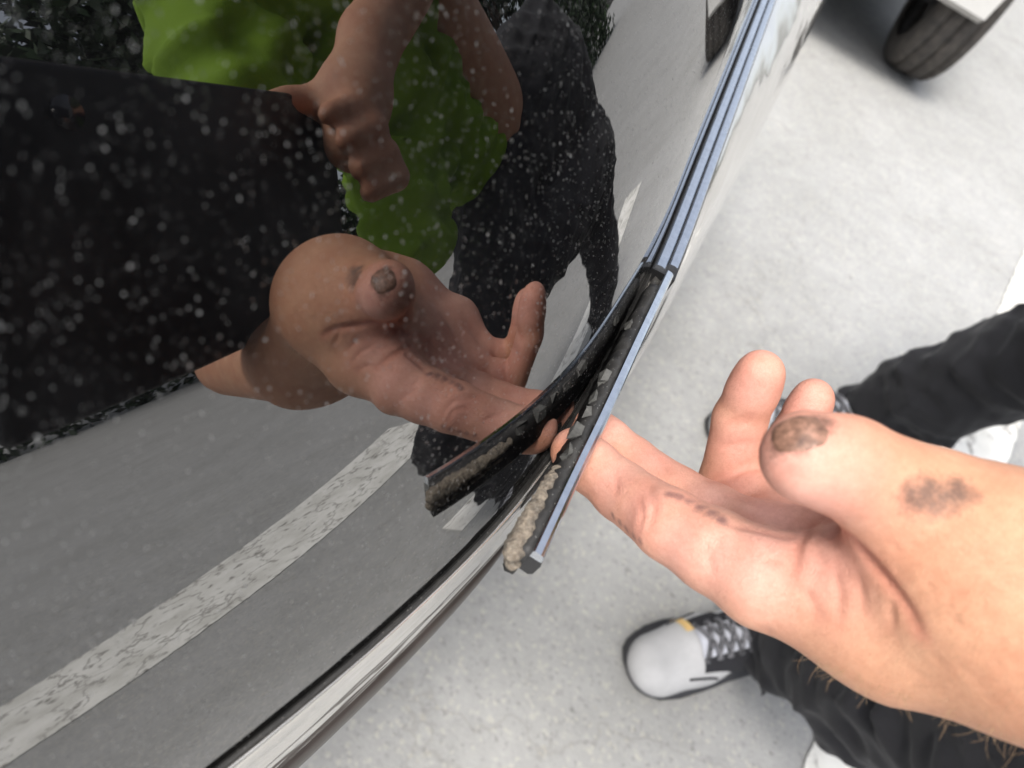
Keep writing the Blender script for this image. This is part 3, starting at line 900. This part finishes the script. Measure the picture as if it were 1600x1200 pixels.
sp = [sh_l, sh_r, neck0, np.array([.74, .56, .84])]
V3, Q3 = shirt.mesh(np.eye(3), np.min(sp, 0) - .26, np.max(sp, 0) + np.array([.26, .26, .14]), 0.0085, folds(58, .013))
np_mesh('shirt', relax(V3, Q3, 2, .5), Q3, M['green'], person)

ank1, kn1 = PZ(1215, 1005, .085), PZ(1760, 1262, .50)
ank2, kn2 = PZ(1330, 655, .085), PZ(1760, 520, .50)
hip1, hip2 = np.array([.78, .66, .90]), np.array([.78, 1.04, .91])
def leg(sd_, a, k, h):
    m1 = a + (k - a) * .35
    sd_.chain([a, m1, k, h], [.060, .079, .092, .110], .03)
trs = SDF()
leg(trs, ank1, kn1, hip1); leg(trs, ank2, kn2, hip2)
trs.cap(np.array([.74, .62, .66]), np.array([.76, 1.06, .66]), .115, .125, .05); trs.cap(hip1, hip2, .13, .13, .05); trs.cap(hip1 + np.array([0, .06, .05]), hip2 + np.array([0, -.06, .07]), .14, .14, .05)
def bunch(G):
    z = G[..., 2]
    lowk = .55 + .45 * np.exp(-np.clip(z - .06, 0, 1) / .20)
    r = np.random.default_rng(3); tot = 0
    for i in range(9):
        d = r.normal(size=3); d /= np.linalg.norm(d); d[2] *= 1.6
        fr = r.uniform(22, 62); d2 = r.normal(size=3) * r.uniform(9, 22)
        ph = G @ d * fr + 1.6 * np.sin(G @ d2 + r.uniform(0, 6)) + r.uniform(0, 6)
        tot = tot + (1 - np.abs(np.sin(ph)) ** .8) * (30 / fr) * 1.0
    return -.0105 * lowk * (tot - 2.6)
tp = [ank1, ank2, kn1, kn2, hip1, hip2]
V4, Q4 = trs.mesh(np.eye(3), np.min(tp, 0) - np.array([.2, .2, .03]), np.max(tp, 0) + .22, 0.0065, bunch)
np_mesh('trousers', relax(V4, Q4, 2, .5), Q4, M['trouser'], person)
# hair and face
hr = SDF()
hr.chain([head_c + np.array([-.02, 0, .075]), head_c + np.array([.05, 0, .05]), head_c + np.array([.075, .0, -.03])], [.075, .088, .07], .03)
V5, Q5 = hr.mesh(np.eye(3), head_c - .17, head_c + .19, .006, folds(160, .003))
np_mesh('hair', V5, Q5, M['hair'], person)
for sy in (-1, 1):
    V, Fc = tube_data([head_c + np.array([-.086, -.02 + sy * .032 - .009, .0]), head_c + np.array([-.091, -.02 + sy * .032, .001]), head_c + np.array([-.088, -.02 + sy * .032 + .009, .0])], [.003, .007, .003], 8)
    mesh_obj('eye', V, Fc, M['eye'], bodyo)
V, Fc = tube_data([head_c + np.array([-.088, -.045, -.07]), head_c + np.array([-.099, -.022, -.069]), head_c + np.array([-.090, .0, -.07])], [.003, .006, .003], 8)
mesh_obj('mouth', V, Fc, M['lip'], bodyo)

# ------------------------------------------------------------------ shoes (worn, so parts of the person)
def shoe(toe, heading, seed, scale=1.0):
    hx = np.array([heading[0], heading[1], 0.0]); hx /= np.linalg.norm(hx); hy = np.array([-hx[1], hx[0], 0]); hz = np.array([0, 0, 1.0])
    def W(l, s, z): return np.array([toe[0], toe[1], 0]) + (hx * l + hy * s) * scale + hz * z * scale      # l from the toe backwards
    up = SDF()
    up.cap(W(.048, -.006, .030), W(.105, .0, .040), .0435, .046, .02, (hz, 1.25))
    up.cap(W(.105, 0, .040), W(.185, .003, .070), .044, .038, .02)
    up.cap(W(.185, .003, .060), W(.265, 0, .055), .040, .036, .02)
    up.cap(W(.215, 0, .085), W(.262, 0, .090), .036, .034, .02)
    R0 = np.array([hx, hy, hz]); t0 = R0 @ W(0, 0, 0)
    V, Q = up.mesh(R0, t0 + np.array([-.02, -.085, .012]), t0 + np.array([.34, .085, .16]) * scale, .004)
    V = relax(V, Q, 2, .5)
    u = np_mesh('shoe', V, Q, M['shoe'], person)
    # sole outline
    outl = []
    for l, w in ((0.0, .006), (.006, .024), (.018, .036), (.04, .0475), (.08, .0525), (.12, .050), (.17, .044), (.22, .042), (.27, .041), (.292, .033), (.302, .015)):
        outl.append((l * .94 + .010, w * .79))
    prof = []
    ring = [(l, w) for l, w in outl] + [(l, -w * .98) for l, w in outl[::-1]]
    rows = []
    for z, e in ((.0, -.008), (.004, -.004), (.014, -.003), (.020, -.008)):
        rows.append([W(l + (.0 if l > .05 else -e * .7), s + math.copysign(e, s), z + (.010 * max(0, 1 - l / .05) if z < .01 else .006 * max(0, 1 - l / .06))) for l, s in ring])
    n = len(ring); V = [p for r in rows for p in r]; Fc = []
    for i in range(3):
        for j in range(n): Fc.append((i * n + j, i * n + (j + 1) % n, (i + 1) * n + (j + 1) % n, (i + 1) * n + j))
    Fc.append(tuple(range(n))); Fc.append(tuple(3 * n + k for k in range(n)))
    fix_normals(mesh_obj('sole', V, Fc, M['sole'], u))
    b = BVHTree.FromPolygons([tuple(v) for v in u.data.vertices.values() and [x.co for x in u.data.vertices]], [tuple(p.vertices) for p in u.data.polygons])
    def top(l, s, off=.002):
        p = W(l, s, .30); h = b.ray_cast(Vector(p), Vector((0, 0, -1)))
        return (np.array(h[0]) if h[0] is not None else W(l, s, .05)) + hz * off
    # dark eyestays, pale tongue, laces, small yellow patch
    for s in (-1, 1):
        V, Fc = loft([[top(l, s * (.024 + .010 * (l - .09) / .1) + d, .0022 + (.0012 if abs(d) < .003 else 0)) for d in (-.010, -.003, .003, .010)] for l in np.linspace(.088, .21, 12)])
        mesh_obj('eyestay', V, Fc, M['black_lining'], u)
    V, Fc = loft([[top(l, d, .0018 + .004 * (1 - (d / .02) ** 2)) for d in np.linspace(-.019, .019, 6)] for l in np.linspace(.086, .215, 12)])
    mesh_obj('tongue', V, Fc, M['tongue'], u)
    for i in range(8):
        l0, l1 = .088 + .015 * i, .088 + .015 * (i + 1) + .004
        for s in (-1, 1):
            pts = [top(l0 + (l1 - l0) * t, s * (.024 - .048 * t), .007 + .003 * math.sin(t * math.pi)) for t in np.linspace(0, 1, 8)]
            V, Fc = tube_data(pts, .0036, 6); mesh_obj('lace', V, Fc, M['lace'], u)
    for s in (-1, 1):
        pts = [top(.20, 0, .014), top(.19, s * .018, .020), top(.175, s * .030, .014), top(.165, s * .036, .010)]
        V, Fc = tube_data(catmull(pts, 5), .0026, 6); mesh_obj('lace', V, Fc, M['lace'], u)
    V, Fc = loft([[top(l, d, .0025) for d in np.linspace(.018 if seed else -.01, .040 if seed else .01, 8)] for l in np.linspace(.079, .088, 4)])
    mesh_obj('patch', V, Fc, M['patch'], u)
    for s in (-1, 1):
        pts = [top(.07 + .04 * t, s * (.036 + .006 * t), .0015) for t in np.linspace(0, 1, 8)]
        V, Fc = tube_data(pts, .0018, 5); mesh_obj('seam', V, Fc, M['black_lining'], u)
    return u
t1 = PZ(968, 1045, .02); h1 = PZ(1195, 983, .09) - t1
s1 = shoe(t1, h1[:2], 1, 1.10); s1['label'] = 'white knit trainer with grey laces on the road below the hand'
t2 = PZ(1098, 668, .02); h2 = PZ(1300, 652, .09) - t2
s2 = shoe(t2, h2[:2], 0, 1.10); s2['label'] = 'white trainer partly hidden behind the curled fingers'

# ------------------------------------------------------------------ phone in the other hand, built oversized and away from the lens
ph = setp(empty('tablet', (.222, .079, .87)), 'black tablet held up by the person, mirrored in the window', 'tablet')
ctr = np.array([.216, .073, .964]) + np.array([.735, .678, -.037]) * .033
lx = np.array([.735, .678, -.037]); lx /= np.linalg.norm(lx)
ly = np.array([-.272, .331, .90]); ly -= lx * (ly @ lx); ly /= np.linalg.norm(ly); n_ph = np.cross(ly, lx)
if n_ph[0] > 0: n_ph = -n_ph
V, Fc = box_data(ctr, (.292, .176, .009), (lx, ly, n_ph))
po = mesh_obj('case', V, Fc, M['phone'], ph); bb = po.modifiers.new('bevel', 'BEVEL'); bb.width = .004; bb.segments = 3
V, Fc = tube_data([ctr + n_ph * .005 + lx * -.095 + ly * .065, ctr + n_ph * .0065 + lx * -.095 + ly * .065], .008, 16)
mesh_obj('lens', V, Fc, M['lens'], po)

# ------------------------------------------------------------------ other cars
def copy_tree(o, parent=None):
    c = o.copy(); COL.objects.link(c); c.parent = parent
    for ch in list(o.children): copy_tree(ch, c)
    return c
def make_car(paint, name, label):
    """small hatchback; origin on the road under its middle, nose towards -Y"""
    root = setp(empty(name), label, 'car'); LOCAL.add(root.name)
    HW = .82; wy = (-1.25, 1.22); WR = .285
    # body side outline (y, z) with wheel arches
    out = [(-1.64, .33), (-1.66, .48), (-1.65, .60), (-1.55, .72), (-1.05, .86), (-.72, .93), (.9, .97), (1.62, .93), (1.75, .80), (1.78, .50), (1.70, .30)]
    def arch(c): return [(c + .345 * math.cos(a), .25 + .345 * math.sin(a)) for a in np.linspace(0, math.pi, 13)]
    low = [(1.70, .24)] + arch(wy[1])[0:] + [q for q in arch(wy[0]) if q[0] > wy[0] or q[1] > .32] + [(-1.60, .305)]
    poly = out + low
    sect = []
    for x, ins in ((-HW, .05), (-HW + .02, .015), (-HW + .06, 0), (HW - .06, 0), (HW - .02, .015), (HW, .05)):
        k_ = {.05: 1.0, .015: .62, 0: .12}[ins]
        sect.append([np.array([x, y + (.36 * k_ * min(1, max(0, -1.30 - y) / .3) - .2 * k_ * max(0, y - 1.45) / .3 if abs(y) > 1.3 else 0), .5 + (z - .5) * (1 - ins)]) for y, z in poly])
    n = len(poly); V = [p for r in sect for p in r]; Fc = []
    for i in range(5):
        for j in range(n): Fc.append((i * n + j, i * n + (j + 1) % n, (i + 1) * n + (j + 1) % n, (i + 1) * n + j))
    Fc.append(tuple(range(n))); Fc.append(tuple(5 * n + k for k in range(n - 1, -1, -1)))
    fix_normals(mesh_obj('body_shell', V, Fc, paint, root, smooth=False))
    cabin = []
    for z, y0, y1, x in ((.92, -.80, 1.60, .78), (1.20, -.36, 1.46, .68), (1.42, .02, 1.26, .60), (1.47, .16, 1.14, .54)):
        cabin.append([np.array(p) for p in ((-x, y0, z), (x, y0, z), (x, y1, z), (-x, y1, z))])
    V = [p for r in cabin for p in r]; Fc = [(i * 4 + j, i * 4 + (j + 1) % 4, i * 4 + 4 + (j + 1) % 4, i * 4 + 4 + j) for i in range(3) for j in range(4)] + [(12, 13, 14, 15)]
    fix_normals(mesh_obj('cabin', V, Fc, paint, root, smooth=False))
    gl = M['plain_glass']
    def pane(nm, q, off):
        o = mesh_obj(nm, [np.array(p) + np.array(off) for p in q], [(0, 1, 2, 3)], gl, root, smooth=False)
        m = o.modifiers.new('thickness', 'SOLIDIFY'); m.thickness = .012; m.offset = 0
        return o
    pane('windscreen', [(-.70, -.74, .96), (.70, -.74, .96), (.57, .0, 1.40), (-.57, .0, 1.40)], (0, -.012, .012))
    pane('rear_window', [(-.66, 1.575, .99), (.66, 1.575, .99), (.55, 1.27, 1.40), (-.55, 1.27, 1.40)], (0, .012, .0))
    for s in (-1, 1):
        pane('side_window', [(s * .765, -.55, .97), (s * .765, .30, .97), (s * .612, .30, 1.39), (s * .612, .06, 1.39)], (s * .006, 0, 0))
        pane('side_window', [(s * .765, .38, .97), (s * .765, 1.35, .97), (s * .612, 1.18, 1.39), (s * .612, .38, 1.39)], (s * .006, 0, 0))
        V, Fc = box_data((s * .58, -1.625, .60), (.30, .09, .13)); mesh_obj('headlight', V, Fc, M['lamp'], root).modifiers.new('b', 'BEVEL').width = .03
    # dark wheel-house and floor
    V, Fc = box_data((0, .10, .33), (1.50, 3.0, .17)); mesh_obj('floor_pan', V, Fc, M['black_plastic'], root, smooth=False)
    for yy_ in wy:
        for s in (-1, 1):
            c = np.array([s * .735, yy_, WR])
            rows = []
            prof = [(-.085, .20), (-.088, .235), (-.080, .268), (-.066, .283), (-.052, .2855), (-.050, .277), (-.043, .277), (-.041, .287), (-.006, .288), (-.004, .279), (.004, .279), (.006, .288),
                    (.041, .287), (.043, .277), (.050, .277), (.052, .2855), (.066, .283), (.080, .268), (.088, .235), (.085, .20)]
            nseg = 72
            V = []; Fc = []
            for k in range(nseg):
                an = 2 * math.pi * k / nseg
                for q, (xx, r) in enumerate(prof):
                    rr = r - (.006 if (k % 2 == 0 and q in (3, 4, 15, 16)) else 0)
                    V.append(c + np.array([xx, rr * math.cos(an), rr * math.sin(an)]))
            m_ = len(prof)
            for k in range(nseg):
                for q in range(m_ - 1): Fc.append((k * m_ + q, k * m_ + q + 1, ((k + 1) % nseg) * m_ + q + 1, ((k + 1) % nseg) * m_ + q))
            w = fix_normals(mesh_obj('wheel', V, Fc, M['tyre'], root))
            parts = [tube_data([c + np.array([s * .02, 0, 0]), c + np.array([s * .03, 0, 0])], .202, 32)]
            for k in range(7):
                an = 2 * math.pi * k / 7; e = np.array([0, math.cos(an), math.sin(an)])
                parts.append(box_data(c + np.array([s * .055, 0, 0]) + e * .105, (.03, .17, .045), (np.array([1.0, 0, 0]), e, np.cross([1.0, 0, 0], e))))
            mesh_obj('rim', *merge(parts), M['rim'], w, smooth=False)
    return root
M['plain_glass'] = plain('car_window_glass', (0.01, 0.012, 0.013), 0.05, var=.1)
car2 = make_car(M['white'], 'white_hatchback', 'white hatchback whose tyre shows on the road ahead')
car2.location = (0.015, 4.30, 0)
car3 = make_car(M['blue'], 'navy_hatchback', 'navy hatchback across the road, mirrored in the window')
car3.location = (10.4, 1.2, 0); car3.rotation_euler = (0, 0, 0)

# ------------------------------------------------------------------ hedge and trees added out of view to darken the sky mirrored in the window
def leaf_mass(n, sampler, size, seed):
    r = random.Random(seed); V, Fc = [], []
    for k in range(n):
        p = np.array(sampler(r)); s = size * r.uniform(.6, 1.4)
        a = np.array([r.gauss(0, 1) for _ in range(3)]); a /= np.linalg.norm(a)
        b = np.cross(a, [r.gauss(0, 1) for _ in range(3)]); b /= np.linalg.norm(b) + 1e-9
        o = len(V)
        V += [p - a * s, p + b * s * .5, p + a * s, p - b * s * .5]; Fc.append((o, o + 1, o + 2, o + 3))
    return V, Fc
def tree(x, y, h, rad, seed, label):
    r = random.Random(seed)
    root = setp(empty('tree', (x, y, 0)), label, 'tree', 'trees across the road')
    pts = [np.array([x + r.uniform(-.1, .1) * i, y + r.uniform(-.1, .1) * i, h * .55 * i / 4]) for i in range(5)]
    parts = [tube_data(pts, [.18, .15, .13, .11, .08], 10)]
    tips = []
    for k in range(7):
        an = r.uniform(0, 6.28); e = pts[3] + np.array([math.cos(an), math.sin(an), 0]) * rad * r.uniform(.4, .75) + np.array([0, 0, h * r.uniform(.12, .38)])
        parts.append(tube_data([pts[3 - k % 2], (pts[3] + e) / 2 + np.array([0, 0, .2]), e], [.07, .045, .02], 6)); tips.append(e)
    mesh_obj('trunk', *merge(parts), M['bark'], root)
    tips += [np.array([x, y, h * .75])] * 2
    def smp(rr):
        c = rr.choice(tips); v = np.array([rr.gauss(0, 1) for _ in range(3)]); v /= np.linalg.norm(v)
        return c + v * rad * .55 * rr.random() ** .4 * np.array([1, 1, .8])
    mesh_obj('crown', *leaf_mass(9000, smp, .16, seed), M['leaf'], root, smooth=False)
for i, (x, y, h, rad) in enumerate(((13.2, -4.6, 11, 4.3), (13.6, 1.2, 11.5, 4.5), (13.0, 7.2, 10, 4.0), (13.8, 13.2, 9.5, 3.8))):
    tree(x, y, h, rad, 31 + i, ['leafy tree, nearest the rear of the navy car', 'leafy tree straight behind the navy car', 'leafy tree ahead of the navy car', 'leafy tree farthest along the hedge'][i])
def hsmp(r):
    y = r.uniform(-12, 20); zt = 3.0 + .25 * math.sin(y * 1.3)
    z = zt * r.random() ** .8
    return np.array([12.0 + r.gauss(0, .25) + .15 * math.sin(y * 3), y, z])
hd = mesh_obj('hedge', *leaf_mass(34000, hsmp, .11, 5), M['leaf'], None, smooth=False)
setp(hd, 'dark green hedge running along the far side of the road', 'hedge')
